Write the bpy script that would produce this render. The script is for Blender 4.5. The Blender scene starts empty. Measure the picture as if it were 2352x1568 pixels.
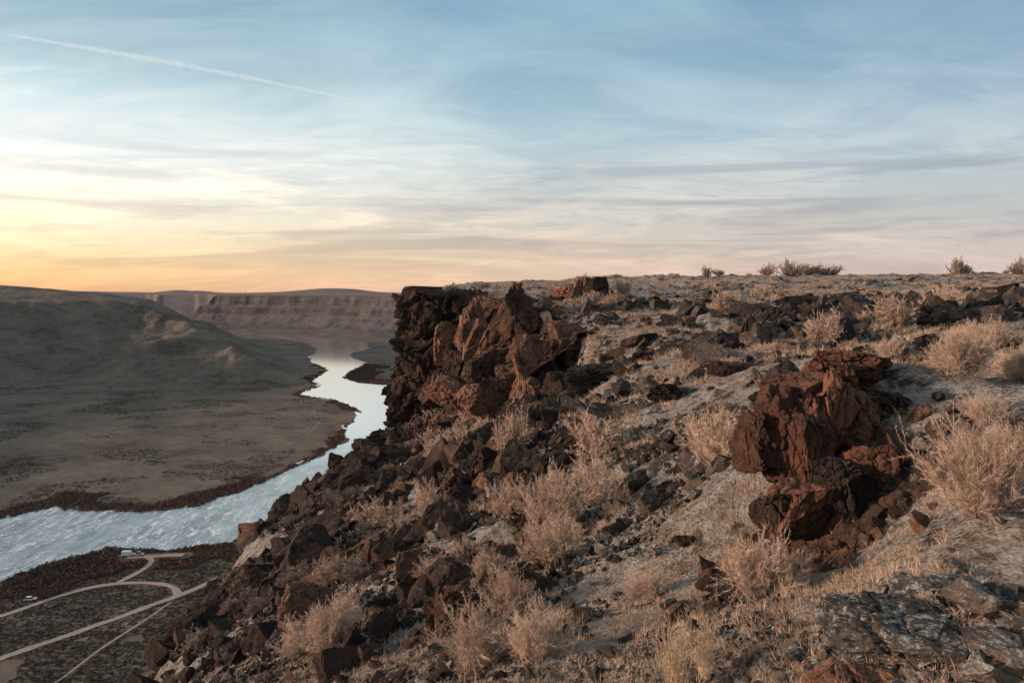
import bpy, bmesh, math, random, time
import numpy as np
from mathutils import Vector, Matrix
from mathutils.geometry import tessellate_polygon
T0 = time.time()
rng = np.random.default_rng(11); random.seed(11)
scene = bpy.context.scene
COL = scene.collection

# ------------------------------------------------------------------ helpers
def s2l(c):
    return tuple(((v/255)/12.92 if v/255 <= .04045 else (((v/255)+.055)/1.055)**2.4) for v in c)
def hsh(ix, iy, iz, seed):
    ix = ix.astype(np.int64).astype(np.uint32); iy = iy.astype(np.int64).astype(np.uint32); iz = iz.astype(np.int64).astype(np.uint32)
    n = ix*np.uint32(374761393) + iy*np.uint32(668265263) + iz*np.uint32(2246822519) + np.uint32((seed*3266489917) & 0xffffffff)
    n = (n ^ (n >> np.uint32(13)))*np.uint32(1274126177)
    n = (n ^ (n >> np.uint32(15)))*np.uint32(2654435761)
    n = n ^ (n >> np.uint32(16))
    return n.astype(np.float64)/4294967296.0
def vn2(x, y, seed=0):
    xi = np.floor(x); yi = np.floor(y); fx = x-xi; fy = y-yi
    fx = fx*fx*(3-2*fx); fy = fy*fy*(3-2*fy); z = np.zeros_like(xi)
    a = hsh(xi, yi, z, seed); b = hsh(xi+1, yi, z, seed); c = hsh(xi, yi+1, z, seed); d = hsh(xi+1, yi+1, z, seed)
    return (a*(1-fx)+b*fx)*(1-fy)+(c*(1-fx)+d*fx)*fy
def fbm(x, y, o=4, seed=0, g=.5):
    r = 0; a = 1; t = 0
    for k in range(o):
        r = r + a*(vn2(x*2**k+17.3*k, y*2**k-9.1*k, seed+k)*2-1); t += a; a *= g
    return r/t
def vn3(p, seed=0):
    i = np.floor(p); f = p-i; f = f*f*(3-2*f); r = 0
    for dx in (0, 1):
        for dy in (0, 1):
            for dz in (0, 1):
                w = (f[:, 0] if dx else 1-f[:, 0])*(f[:, 1] if dy else 1-f[:, 1])*(f[:, 2] if dz else 1-f[:, 2])
                r = r+w*hsh(i[:, 0]+dx, i[:, 1]+dy, i[:, 2]+dz, seed)
    return r*2-1
def sst(x, a, b):
    t = np.clip((x-a)/(b-a), 0, 1); return t*t*(3-2*t)
def polydist(px, py, poly, closed=True):
    P = np.array(poly, float); n = len(P); best = np.full(px.shape, 1e18); sg = np.ones(px.shape); ins = np.zeros(px.shape, bool)
    for i in range(n if closed else n-1):
        a = P[i]; b = P[(i+1) % n]; d = b-a
        t = np.clip(((px-a[0])*d[0]+(py-a[1])*d[1])/(d@d), 0, 1)
        dd = (px-a[0]-t*d[0])**2+(py-a[1]-t*d[1])**2
        if not closed:
            cr = d[0]*(py-a[1])-d[1]*(px-a[0]); m = dd < best; sg = np.where(m, np.sign(cr), sg)
        best = np.minimum(best, dd)
        if closed and a[1] != b[1]:
            c = ((a[1] > py) != (b[1] > py)) & (px < (b[0]-a[0])*(py-a[1])/(b[1]-a[1])+a[0]); ins ^= c
    best = np.sqrt(best)
    return np.where(ins, best, -best) if closed else best*sg
def mk(name, V, F, mat=None, smooth=True, link=True):
    V = np.asarray(V, np.float32); F = np.asarray(F, np.int32); k = F.shape[1]
    me = bpy.data.meshes.new(name); me.vertices.add(len(V)); me.vertices.foreach_set('co', V.ravel())
    me.loops.add(F.size); me.loops.foreach_set('vertex_index', F.ravel())
    me.polygons.add(len(F)); me.polygons.foreach_set('loop_start', np.arange(0, F.size, k, dtype=np.int32))
    me.polygons.foreach_set('use_smooth', np.full(len(F), smooth)); me.update(calc_edges=True)
    if mat: me.materials.append(mat)
    if not link: return me
    ob = bpy.data.objects.new(name, me); COL.objects.link(ob); return ob
def tag(ob, label, cat=None, kind=None, group=None):
    ob['label'] = label
    if cat: ob['category'] = cat
    if kind: ob['kind'] = kind
    if group: ob['group'] = group
    return ob

# ------------------------------------------------------------------ terrain definition (metres, eye at origin, +Y north)
shared = [(0,0,-1.7),(2,1.5,-1.75),(4,0,-1.45),(-2,0,-2.9),(-5,-4,-5.6),(5,-6,-1.3),(-3,3.5,-3.9),(-5,8,-5.3),
 (1.3,4,-2.35),(2.4,4,-1.84),(3,3.1,-1.80),(4.3,4,-1.48),(3.6,5.2,-1.42),(5.5,8,-1.07),(5.1,8.5,-1.10),(4.1,7.5,-1.20),(3.7,7.1,-1.62),(4.2,8.6,-.92),(2.3,7.5,-2.7),(2.3,6.8,-2.66),(1.9,7.1,-2.85),(2.9,6.3,-2.35),(2.8,7.3,-2.40),(2.6,6.2,-2.42),(1.37,5.5,-2.5),
 (.44,6,-2.9),(0,5.6,-2.95),(-.93,9,-3.85),(-1.2,7.5,-3.8),(-2.7,9.5,-4.6),(-4.4,11,-5.75),(-.63,14,-4.35),(.7,16,-4.0),
 (-2.2,21,-5.3),(-3.8,20,-6.2),(-6.2,22,-7.5),(2.1,11,-3.1),(1.37,8.5,-3.14),(4.5,14.5,-1.95),(3.2,13,-2.5),(6.2,20,-1.5),
 (9.2,17,-1.1),(10.4,15,-1.04),(4.6,23,-1.9),(3.2,21,-2.3),(-6.4,14.5,-6.9),(-7,17,-7.3),(-8.9,25,-8.2),(-.4,24,-4.6),(.9,23,-3.9),
 (20,10,-.4),(20,-6,-.3),(40,20,.2),(-14,25,-11),(-12,8,-9),(-12,-6,-9)]
upper = [(-5.8,50,-.35),(-4.4,65,.3),(3,70,.75),(12.9,80,1.55),(31,85,1.8),(51,85,2.0),(60,85,2.05),(10,95,1.6),(60,95,2.0),(35,95,1.8),(-5,95,.5),
 (5.3,40,-.62),(8,32,-.9),(15.3,36,-.55),(19.3,32,-.53),(23.5,34,-.36),(40,50,.55),(60,60,1.2),(25,60,.75),(10,60,.3),(4,52,.1),
 (-7.2,49,-.6),(-4,46,-.8),(-1.2,43.5,-.85),(.6,38,-1.0),(2.2,32,-1.5),(3.2,27,-1.9),(-8.6,70,.2)]
lower = [(-6.6,30,-7.55),(-4.25,32,-7.1),(-2.4,32,-6.1),(.4,30,-4.6),(-6.8,42,-8.1),(-8.5,34,-7.8),(-9.1,29,-8.2),(0,40,-5.0),(-3,42,-6.9),
 (-6,48,-9),(3,34,-3.4),(8,50,-4),(-9,60,-11),(5,28,-2.4),(-12,45,-11),(20,60,-4),(0,95,-11),(60,90,-5),(1.2,27,-4.0)]
def tps_fit(P):
    P = np.array(P, float); n = len(P); d = np.hypot(P[:, None, 0]-P[None, :, 0], P[:, None, 1]-P[None, :, 1])
    K = np.where(d > 0, d*d*np.log(d+1e-12), 0)+np.eye(n)*.08
    A = np.zeros((n+3, n+3)); A[:n, :n] = K; A[:n, n] = 1; A[:n, n+1:] = P[:, :2]; A[n, :n] = 1; A[n+1:, :n] = P[:, :2].T
    return P, np.linalg.solve(A, np.r_[P[:, 2], 0, 0, 0])
TU = tps_fit(shared+upper); TL = tps_fit(shared+lower)
def tps(T, x, y):
    P, w = T; r = w[-3]+w[-2]*x+w[-1]*y
    for i in range(len(P)):
        d2 = (x-P[i, 0])**2+(y-P[i, 1])**2; r = r+w[i]*.5*d2*np.log(d2+1e-12)
    return r
RIM = [(-9,6000),(-9,90),(-7.4,60),(-6.2,51),(-5.0,47.6),(-3.1,45.3),(-.8,43.2),(.6,38),(1.9,32),(2.7,27.5),(3,20),(0,-10),(-9,-60),(-9,-4000)]
RIVER = [(-272,394),(-264,413.5),(-257.6,426.5),(-246,413.5),(-203,408),(-181,418),(-163,450),(-157,497),(-143.5,546),(-137,603),(-150,651),
 (-151.5,733),(-173,788),(-202,826),(-256,872),(-250,957),(-275,1004),(-287,1145),(-336,1251),(-380,1378),(-403,1533),(-474,1728),(-634,1979),(-900,2250),
 (-870,2290),(-600,2050),(-462,1888),(-357,1804),(-306,1593),(-318,1426),(-246,1251),(-243,1100),(-236,1050),(-200,985),(-152,957),(-100,940),(-80,800),(-90,708),(-100,621),
 (-106,488),(-112,401),(-122,362),(-129,356),(-148,348),(-160,342),(-188,345),(-202,320),(-208,300),(-225,262),(-270,150),(-420,-200),(-700,-1500),(-850,-1500),(-560,-200),(-390,250),(-330,350)]
HILL_AND_SUN_BLOCK = [(-700,-4000),(-700,300),(-680,600),(-640,820),(-590,880),(-520,912),(-430,902),(-350,915),(-275,950),(-268,1000),(-310,1130),(-400,1330),(-520,1600),(-800,1900),(-1500,2200),(-2100,2700),(-3000,3400),(-9000,4000),(-9000,-4000)]  # seen hill, plus unseen western ground added to shade the canyon
FWALL = [(-9000,3200),(-3000,2850),(-1600,2680),(-1000,2480),(-600,2250),(-400,2020),(-250,1880),(100,1750),(4000,1650),(4000,90000),(-90000,90000),(-90000,3200)]
XC = ([-60,0,9,12.5,14.5,17,22,25,29,34,45,60,6000],[-6,-4,-4.9,-5.9,-6.4,-7,-8,-8.8,-8.8,-8.0,-7.0,-9,-9])
def height(x, y, full=False):
    x = np.asarray(x, float); y = np.asarray(y, float); r = np.hypot(x, y)
    zn = np.full(x.shape, -9999.); m = (x > -160)
    X = x[m]; Y = y[m]; R = r[m]
    cx = np.clip(X, -14, 62); cy = np.clip(Y, -6, 95)
    up = np.full(X.shape, 2.0); lo = np.full(X.shape, -11.)
    q = R < 150
    k = sst(R[q], 100, 150)
    up[q] = tps(TU, cx[q], cy[q])*(1-k)+2*k; lo[q] = tps(TL, cx[q], cy[q])*(1-k)-11*k
    g = polydist(X, Y, RIM, False)
    c = sst(g, -.55, .1); z = lo*(1-c)+up*c
    fade = 1-sst(R, 120, 400)
    z = z+fade*(fbm(X/4.5, Y/4.5, 3, 21)*.30*sst(R, 6, 12)+fbm(X/.9, Y/.9, 3, 22)*.10*sst(R, 2, 5)+np.maximum(fbm(X/1.7, Y/1.7, 4, 23), 0)**1.5*.6*sst(R, 8, 12))
    q = R < 45; z[q] += fbm(X[q]/.22, Y[q]/.22, 2, 24)*.035
    e = np.interp(Y, *XC)+fbm(X/2.5, Y/2.5, 2, 31)*.7-X
    z = z-1.15*np.where(e > 4, e, np.log1p(np.exp(np.clip(e*1.6, -30, 30)))/1.6)
    zn[m] = z
    zc = np.full(x.shape, -120.); reg = np.full(x.shape, 1)
    dr = -polydist(x, y, RIVER)
    far = sst(r, 4000, 8000)
    zc += (sst(dr, 8, 320)*9+sst(dr, 12, 60)*(fbm(x/60, y/60, 4, 41)*1.6))*(1-far)
    hm = (r < 9000)
    xh = x[hm]; yh = y[hm]
    n = fbm(xh/190, yh/190, 4, 51); rg = np.abs(fbm(xh/90+n, yh/90, 3, 52))*2; rg2 = np.abs(fbm(xh/50+n, yh/50+n, 3, 56))
    dh = polydist(xh, yh, HILL_AND_SUN_BLOCK); din = dh+(n*44+6+rg*18-9)*sst(dh, 0, 90)*(1-.7*sst(dh, 150, 240))-rg2*8*sst(dh, 10, 70)
    hh = np.interp(din, [0,40,90,120,136,172,215,236,300,450,700,1500,3000], [0,9,30,43,53,61,86,98,106,122,142,215,260])+sst(din, 5, 60)*fbm(xh/30, yh/30, 3, 53)*1.5-rg2*7*sst(din, 15, 80)*(1-sst(din, 150, 200))+sst(din, 220, 340)*fbm(xh/160, yh/160, 3, 57)*3  # heights deep inside, out of view, raised to block low sun
    hh = np.where(dh > 0, np.maximum(hh, 0), 0); zc[hm] += hh
    t = reg[hm]; t[hh > 2.5] = 2; reg[hm] = t
    dw = polydist(x, y, FWALL); n = fbm(x/260, y/260, 4, 61); rg = np.abs(fbm(x/110, y/110, 3, 62)); rg3 = np.abs(fbm(x/40, y/40, 3, 64))
    dn = dw+(n*40+rg*22-rg3*6)*sst(dw, 0, 60)*(1-sst(dw, 500, 900))
    hw = np.interp(dn, [0,70,130,136,152,162,400,5000,60000], [0,18,46,70,78,111,113,115,119])-rg3*5*sst(dn, 15, 60)*(1-sst(dn, 110, 130)); hw = np.where(dw > 0, hw, 0)
    hw = hw+125*np.exp(-np.abs((x+4780)/900)**2.4-((y-20000)/2500)**2)+70*np.exp(-((x+6600)/330)**2-((y-15000)/900)**2)+60*np.exp(-((x+15500)/2600)**2-((y-25000)/2500)**2)
    a = (hw > 2.5) & (-120+hw > zc); zc = np.maximum(zc, -120+hw); reg[a] = 3; reg[(dn > 180) & a] = 4
    z = np.maximum(zn, zc); reg[zn > zc] = 0
    return (z, reg) if full else z
def hz(x, y): return float(height(np.array([x]), np.array([y]))[0])

# ------------------------------------------------------------------ materials
class NT:
    def __init__(s, mat):
        mat.use_nodes = True; s.t = mat.node_tree; s.t.nodes.clear()
    def n(s, typ, **kw):
        nd = s.t.nodes.new(typ)
        for k, v in kw.items():
            if k.startswith('i_'):
                nd.inputs[k[2:].replace('_', ' ')].default_value = v
            else: setattr(nd, k, v)
        return nd
    def l(s, a, b): s.t.links.new(a, b)
    def noise(s, vec, scale, detail=6, rough=.6, dist=0):
        nd = s.n('ShaderNodeTexNoise', i_Scale=scale, i_Detail=detail, i_Roughness=rough, i_Distortion=dist); s.l(vec, nd.inputs['Vector']); return nd.outputs['Fac']
    def ramp(s, f, stops, interp='LINEAR'):
        nd = s.n('ShaderNodeValToRGB'); cr = nd.color_ramp; cr.interpolation = interp
        while len(cr.elements) < len(stops): cr.elements.new(.5)
        for k, (p, c) in enumerate(stops): cr.elements[k].position = p
        for k, (p, c) in enumerate(stops): cr.elements[k].color = (*c, 1) if len(c) == 3 else c
        s.l(f, nd.inputs[0]); return nd.outputs[0]
    def mix(s, f, a, b, bt='MIX'):
        nd = s.n('ShaderNodeMix', data_type='RGBA', blend_type=bt)
        for k, v in ((0, f), (6, a), (7, b)):
            if hasattr(v, 'links'): s.l(v, nd.inputs[k])
            else: nd.inputs[k].default_value = (*v, 1) if isinstance(v, tuple) else v
        return nd.outputs[2]
    def m(s, op, a, b=0., c=0.):
        nd = s.n('ShaderNodeMath', operation=op)
        for k, v in enumerate((a, b, c)):
            if hasattr(v, 'links'): s.l(v, nd.inputs[k])
            else: nd.inputs[k].default_value = v
        return nd.outputs[0]
    def vscale(s, vec, v, rz=0):
        nd = s.n('ShaderNodeMapping'); nd.inputs['Scale'].default_value = v; nd.inputs['Rotation'].default_value = (0, 0, rz); s.l(vec, nd.inputs[0]); return nd.outputs[0]
    def finish(s, col, rough=.95, bump=None, bs=.5, bd=.05, spec=.2, metal=0):
        b = s.n('ShaderNodeBsdfPrincipled')
        if hasattr(col, 'links'): s.l(col, b.inputs['Base Color'])
        else: b.inputs['Base Color'].default_value = (*col, 1)
        if hasattr(rough, 'links'): s.l(rough, b.inputs['Roughness'])
        else: b.inputs['Roughness'].default_value = rough
        b.inputs['Specular IOR Level'].default_value = spec; b.inputs['Metallic'].default_value = metal
        if bump is not None:
            bn = s.n('ShaderNodeBump', i_Strength=bs, i_Distance=bd); s.l(bump, bn.inputs['Height']); s.l(bn.outputs[0], b.inputs['Normal'])
        o = s.n('ShaderNodeOutputMaterial'); s.l(b.outputs[0], o.inputs[0]); return b
def mat(name): m = bpy.data.materials.new(name); return m, NT(m)
def step(t, f, a, b): return t.ramp(f, [(a, (0,0,0)), (b, (1,1,1))])

def rockmat(name, dark, mid, rust, lich, lichamt, var=.24, bdist=.05, dk=.6):
    m, t = mat(name); g = t.n('ShaderNodeNewGeometry'); P = g.outputs['Position']
    oi = t.n('ShaderNodeObjectInfo')
    n1 = t.noise(P, .9, 6, .65, .4); n2 = t.noise(P, 7, 8, .7); n3 = t.noise(P, 40, 5, .7); n4 = t.noise(P, 3.2, 8, .72, .8)
    f = t.m('ADD', t.m('MULTIPLY', n1, .65), t.m('MULTIPLY', n2, .35)); rn = t.m('FRACT', t.m('ADD', oi.outputs['Random'], g.outputs['Random Per Island']))
    f = t.m('ADD', f, t.m('MULTIPLY', t.m('SUBTRACT', rn, .5), var))
    c = t.ramp(f, [(.34, dark), (.5, mid), (.66, rust)])
    c = t.mix(t.m('MULTIPLY', n3, .4), c, (.03,.022,.018))
    c = t.mix(t.m('MULTIPLY', step(t, n4, .52, .60), dk), c, dark)
    sx = t.n('ShaderNodeSeparateXYZ'); t.l(g.outputs['Normal'], sx.inputs[0])
    upf = step(t, sx.outputs[2], -.15, .7)
    lm = step(t, t.m('ADD', t.m('MULTIPLY', t.noise(P, 5, 12, .85), .5), t.m('MULTIPLY', t.noise(P, 26, 8, .8), .5)), .585-lichamt, .64-lichamt)
    c = t.mix(t.m('MULTIPLY', t.m('MULTIPLY', lm, upf), .8), c, lich)
    b = t.m('ADD', n2, t.m('ADD', t.m('MULTIPLY', n3, .45), t.m('MULTIPLY', n4, 1.)))
    t.finish(c, 1., b, .95, bdist, .06); return m
M_rust = rockmat('rust_basalt', (.055,.038,.032), (.17,.098,.070), (.35,.195,.13), (.34,.33,.29), .035, dk=.7)
M_red = rockmat('red_outcrop_basalt', (.048,.032,.028), (.15,.078,.055), (.29,.145,.095), (.34,.34,.30), .045, dk=.7)
M_dark = rockmat('dark_basalt', (.023,.020,.019), (.052,.040,.034), (.15,.095,.068), (.30,.30,.27), .04)
M_cliff = rockmat('cliff_basalt', (.030,.024,.021), (.08,.055,.044), (.26,.145,.095), (.27,.26,.23), .03)
M_peb = rockmat('basalt_chips', (.026,.024,.023), (.056,.049,.045), (.13,.105,.086), (.38,.38,.35), .055, .3)
M_lich = rockmat('lichen_basalt', (.050,.044,.040), (.125,.11,.095), (.26,.20,.16), (.48,.53,.50), .085)
M_pale = rockmat('pale_stone', (.35,.31,.27), (.45,.40,.35), (.55,.48,.42), (.5,.5,.46), .1)

m, t = mat('rim_soil'); M_soil = m; g = t.n('ShaderNodeNewGeometry'); P = g.outputs['Position']
a = t.noise(P, .35, 8, .65, .5); b_ = t.noise(P, 2.3, 8, .7); c_ = t.noise(P, 14, 6, .75); d_ = t.noise(P, 60, 4, .7)
c = t.ramp(b_, [(.3,(.11,.086,.070)),(.45,(.28,.222,.175)),(.6,(.45,.37,.30)),(.75,(.56,.475,.40))])
c = t.mix(step(t, a, .42, .56), c, t.ramp(c_, [(.35,(.11,.10,.09)),(.5,(.34,.315,.285)),(.65,(.60,.585,.545))]))
c = t.mix(t.m('MULTIPLY', step(t, t.noise(P, 4, 10, .8), .50, .56), .8), c, (.54,.56,.53))
c = t.mix(t.m('MULTIPLY', step(t, t.noise(P, 1.6, 10, .78), .53, .58), .88), c, (.04,.035,.031))
c = t.mix(t.m('MULTIPLY', step(t, t.noise(P, 9, 8, .8), .56, .62), .85), c, (.036,.031,.028))
v = t.n('ShaderNodeTexVoronoi', i_Scale=22.); t.l(P, v.inputs['Vector'])
peb = t.ramp(v.outputs['Distance'], [(.1,(1,1,1)),(.55,(0,0,0))])
c = t.mix(t.m('MULTIPLY', d_, .3), c, (.07,.06,.052))
bp = t.m('ADD', c_, t.m('ADD', t.m('MULTIPLY', peb, .35), t.m('MULTIPLY', b_, 1.5)))
t.finish(c, .97, bp, 1., .12, .08)

def farmat(name, stops, sc, strata=None, bs=.5, bd=4., colsc=(.05,.05,.02), sw=.5):
    m, t = mat(name); g = t.n('ShaderNodeNewGeometry'); P = g.outputs['Position']
    n1 = t.noise(P, sc, 10, .65, .3); n2 = t.noise(P, sc*9, 8, .7)
    f = t.m('ADD', t.m('MULTIPLY', n1, .6), t.m('MULTIPLY', n2, .4)); c = t.ramp(f, stops)
    bpm = f
    if strata:
        sx = t.n('ShaderNodeSeparateXYZ'); t.l(g.outputs['Normal'], sx.inputs[0])
        st = t.noise(t.vscale(P, (.006,.006,.12)), 1, 5, .6)
        col = t.noise(t.vscale(P, colsc), 1, 9, .75)
        cc = t.ramp(t.m('ADD', t.m('MULTIPLY', st, sw), t.m('MULTIPLY', col, 1-sw)), list(zip((.40,.5,.60), strata)))
        steep = t.ramp(sx.outputs[2], [(.55,(1,1,1)),(.82,(0,0,0))])
        c = t.mix(steep, c, cc); bpm = t.m('ADD', f, t.m('MULTIPLY', col, .8))
    t.finish(c, 1., bpm, bs, bd, .05); return m
M_floor = farmat('valley_scrub', [(.38,(.082,.072,.061)),(.48,(.15,.132,.110)),(.56,(.185,.163,.134)),(.64,(.24,.21,.172))], .02, None, .7, 2.0)
M_hill = farmat('hill_scrub', [(.38,(.085,.075,.067)),(.48,(.16,.142,.121)),(.57,(.20,.176,.148)),(.66,(.26,.226,.19))], .012, ((.05,.046,.044),(.11,.096,.086),(.19,.163,.14)), .9, 5)
M_wall = farmat('canyon_rock', [(.36,(.09,.085,.089)),(.5,(.118,.110,.112)),(.66,(.15,.137,.136))], .012, ((.048,.046,.049),(.080,.075,.077),(.125,.114,.112)), .6, 4, (.03,.03,.02), .35)  # wall colours darkened in place of shade the sun leaves out
M_plat = farmat('plateau_scrub', [(.36,(.15,.13,.125)),(.5,(.21,.18,.165)),(.66,(.27,.23,.20))], .004, None, .2, 4)
m, t = mat('road_dust'); M_road = m; g = t.n('ShaderNodeNewGeometry')
t.finish(t.ramp(t.noise(g.outputs['Position'], .5, 6), [(.35,(.30,.255,.215)),(.65,(.42,.355,.30))]), 1., None)

m, t = mat('river_water'); M_water = m; g = t.n('ShaderNodeNewGeometry'); P = g.outputs['Position']
n1 = t.noise(t.vscale(P, (.10,.035,.1), .5), 1, 8, .62, .8); n2 = t.noise(t.vscale(P, (.8,.3,.1), .5), 1, 5, .65); n3 = t.noise(t.vscale(P, (.020,.016,.1)), 1, 6, .6, .8)
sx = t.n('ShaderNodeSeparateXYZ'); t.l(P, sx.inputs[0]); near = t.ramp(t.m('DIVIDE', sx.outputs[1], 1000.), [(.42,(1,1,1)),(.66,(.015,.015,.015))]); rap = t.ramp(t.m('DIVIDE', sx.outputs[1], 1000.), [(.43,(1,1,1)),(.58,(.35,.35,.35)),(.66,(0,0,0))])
foam = t.m('MULTIPLY', step(t, n3, .38, .56), step(t, t.noise(t.vscale(P, (.35,.09,.1), .6), 1, 10, .78, 1.0), .50, .59)); foam = t.m('MULTIPLY', foam, rap)
c = t.mix(foam, t.mix(step(t, n1, .36, .62), (.36,.41,.43), (.68,.72,.73)), (1.,1.,1.))
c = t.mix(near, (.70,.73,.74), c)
bp = t.m('MULTIPLY', t.m('ADD', t.m('MULTIPLY', n1, 1.8), t.m('MULTIPLY', n2, .4)), near)
bb = t.finish(c, t.m('ADD', .09, t.m('MULTIPLY', near, .09)), bp, .9, 1.0, .5, .8)
t.l(t.m('SUBTRACT', .9, t.m('MULTIPLY', foam, .85)), bb.inputs['Metallic'])

def twigmat(name, a, b, sc=6):
    m, t = mat(name); g = t.n('ShaderNodeNewGeometry'); oi = t.n('ShaderNodeObjectInfo')
    f = t.m('ADD', t.m('MULTIPLY', t.noise(g.outputs['Position'], sc, 3), .6), t.m('ADD', t.m('MULTIPLY', oi.outputs['Random'], .15), t.m('MULTIPLY', g.outputs['Random Per Island'], .35)))
    t.finish(t.ramp(f, [(.3, a), (.8, b)]), .9, None, spec=.1); return m
M_twig = twigmat('dry_twigs', (.28,.20,.152), (.75,.60,.475))
M_stem = twigmat('woody_stems', (.12,.09,.073), (.28,.21,.165))
M_twigd = twigmat('grey_twigs', (.17,.135,.110), (.40,.325,.262))
M_green = twigmat('rabbitbrush_stems', (.38,.30,.20), (.70,.57,.41))
M_grass = twigmat('dry_grass', (.27,.195,.14), (.72,.56,.42), 2.5)
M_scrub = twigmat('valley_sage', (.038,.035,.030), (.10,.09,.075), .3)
M_will = twigmat('red_willow', (.07,.051,.046), (.165,.112,.094), .15)

# ------------------------------------------------------------------ ground sheet, polar grid split by kind of land
azd = np.radians(np.linspace(-47, 47, 981)); rest = np.radians(np.linspace(47, 313, 120))[1:-1]
az = np.r_[azd, rest]; nA = len(az)
rr = np.r_[np.geomspace(1.0, 130, 720), np.geomspace(130, 850, 200)[1:], np.arange(854, 1500, 4.5), np.arange(1500, 2900, 6.5), np.geomspace(2900, 75000, 60)]
nR = len(rr)
A, R = np.meshgrid(az, rr); X = (R*np.sin(A)).ravel(); Y = (R*np.cos(A)).ravel()
Z, reg = height(X, Y, True)
V = np.c_[X, Y, Z]
i = np.arange(nR-1)[:, None]; j = np.arange(nA)[None, :]; j2 = (j+1) % nA
Q = np.stack([i*nA+j+0*j2, i*nA+j2, (i+1)*nA+j2, (i+1)*nA+j], -1).reshape(-1, 4)
fr = reg[Q].max(1)
names = {0: ('rim_ground', M_soil, 'rocky soil slope with gravel and lichen on the canyon rim'), 1: ('canyon_floor', M_floor, 'flat grey scrub floor of the river canyon'),
 2: ('hill', M_hill, 'shaded scrub hill with a rocky ledge above the river, plus added unseen ground blocking sun'), 3: ('canyon_wall', M_wall, 'distant brown basalt canyon wall above talus'), 4: ('plateau', M_plat, 'flat sagebrush plateau reaching the horizon')}
for k, (nm, mt, lb) in names.items():
    q = Q[fr == k]
    if not len(q): continue
    u, inv = np.unique(q, return_inverse=True)
    ob = mk(nm, V[u], inv.reshape(-1, 4), mt); tag(ob, lb, nm.replace('_', ' '), 'structure')
cv = np.r_[[[0, 0, hz(0, 0)]], V[:nA]]; ct = np.array([[0, 1+(k+1) % nA, 1+k] for k in range(nA)])
c0 = mk('ground', cv, ct, M_soil)
if c0.data.polygons[0].normal.z < 0: c0.data.flip_normals()
tag(c0, 'patch of gravelly soil on the canyon rim', 'ground', 'structure')
print('ground', time.time()-T0)

# ------------------------------------------------------------------ river
pts = []
for k in range(len(RIVER)):
    a = np.array(RIVER[k], float); b = np.array(RIVER[(k+1) % len(RIVER)], float); n = max(1, int(np.hypot(*(b-a))/4))
    for s in range(n): pts.append(a+(b-a)*s/n)
pts = np.array(pts); sm = (np.roll(pts, 1, 0)+pts+np.roll(pts, -1, 0))/3; sm = (np.roll(sm, 2, 0)+sm+np.roll(sm, -2, 0))/3
jj = np.c_[fbm(sm[:, 0]/26, sm[:, 1]/26, 5, 71, .65), fbm(sm[:, 0]/26, sm[:, 1]/26, 5, 75, .65)]*11
sm = sm+jj
tri = tessellate_polygon([[Vector((p[0], p[1], 0)) for p in sm]])
rv = mk('river', np.c_[sm, np.full(len(sm), -119.8)], np.array(tri), M_water, False); tag(rv, 'wide pale river with rippling rapids in the canyon', 'river', 'structure')
if rv.data.polygons[0].normal.z < 0: rv.data.flip_normals()

def ribbon(name, P, w, label, lift=.22):
    P = np.array(P, float); out = []
    for k in range(len(P)-1):
        n = max(2, int(np.hypot(*(P[k+1]-P[k]))/2.5))
        for s in range(n): out.append(P[k]+(P[k+1]-P[k])*s/n)
    out.append(P[-1]); C = np.array(out)
    for _ in range(6): C[1:-1] = (C[:-2]+C[1:-1]+C[2:])/3
    T = np.gradient(C, axis=0); T /= np.hypot(T[:, 0], T[:, 1])[:, None]; N = np.c_[T[:, 1], -T[:, 0]]
    ww = w/2*(1+.35*fbm(C[:, 0]/6, C[:, 1]/6, 2, 88))[:, None]
    V = np.stack([C-N*ww, C, C+N*ww], 1).reshape(-1, 2); z = height(V[:, 0], V[:, 1]); z = np.repeat(z.reshape(-1, 3).max(1), 3)+lift
    F = []
    for k in range(len(C)-1):
        for s in (0, 1): F.append([3*k+s, 3*k+s+1, 3*k+4+s, 3*k+3+s])
    o = mk(name, np.c_[V, z], F, M_road)
    if o.data.polygons[0].normal.z < 0: o.data.flip_normals()
    return tag(o, label, 'dirt road', 'structure')
ribbon('dirt_road', [(-192,205),(-180,222),(-166,240),(-150.5,262),(-134,286),(-128,295.5),(-116.6,327),(-104,352)], 3.1, 'straight pale dirt road on the canyon floor')
ribbon('dirt_road', [(-215,250),(-189,273.7),(-183,286),(-174,299.8),(-162.3,306),(-150,305.5),(-140,303),(-134,297),(-131,290)], 2.8, 'curving dirt road to the river bank', .27)
ribbon('dirt_road', [(-163,305),(-161,312),(-158.8,324),(-160,333),(-168,338),(-178,338)], 2.4, 'dirt spur leading to the riverside clearing', .32)
ribbon('dirt_road', [(-174,335),(-160,337),(-150,338)], 3.5, 'bare riverside clearing used for parking', .37)
ribbon('dirt_track', [(-140,215),(-137.4,227.5),(-135.8,249),(-132,269),(-131,283)], .9, 'narrow footpath through canyon scrub', .3)
ribbon('dirt_track', [(-330,410),(-295,436),(-240,465),(-205,500),(-182,545),(-172,620),(-180,700)], .6, 'faint two wheel track across the meadow', .15)

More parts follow.
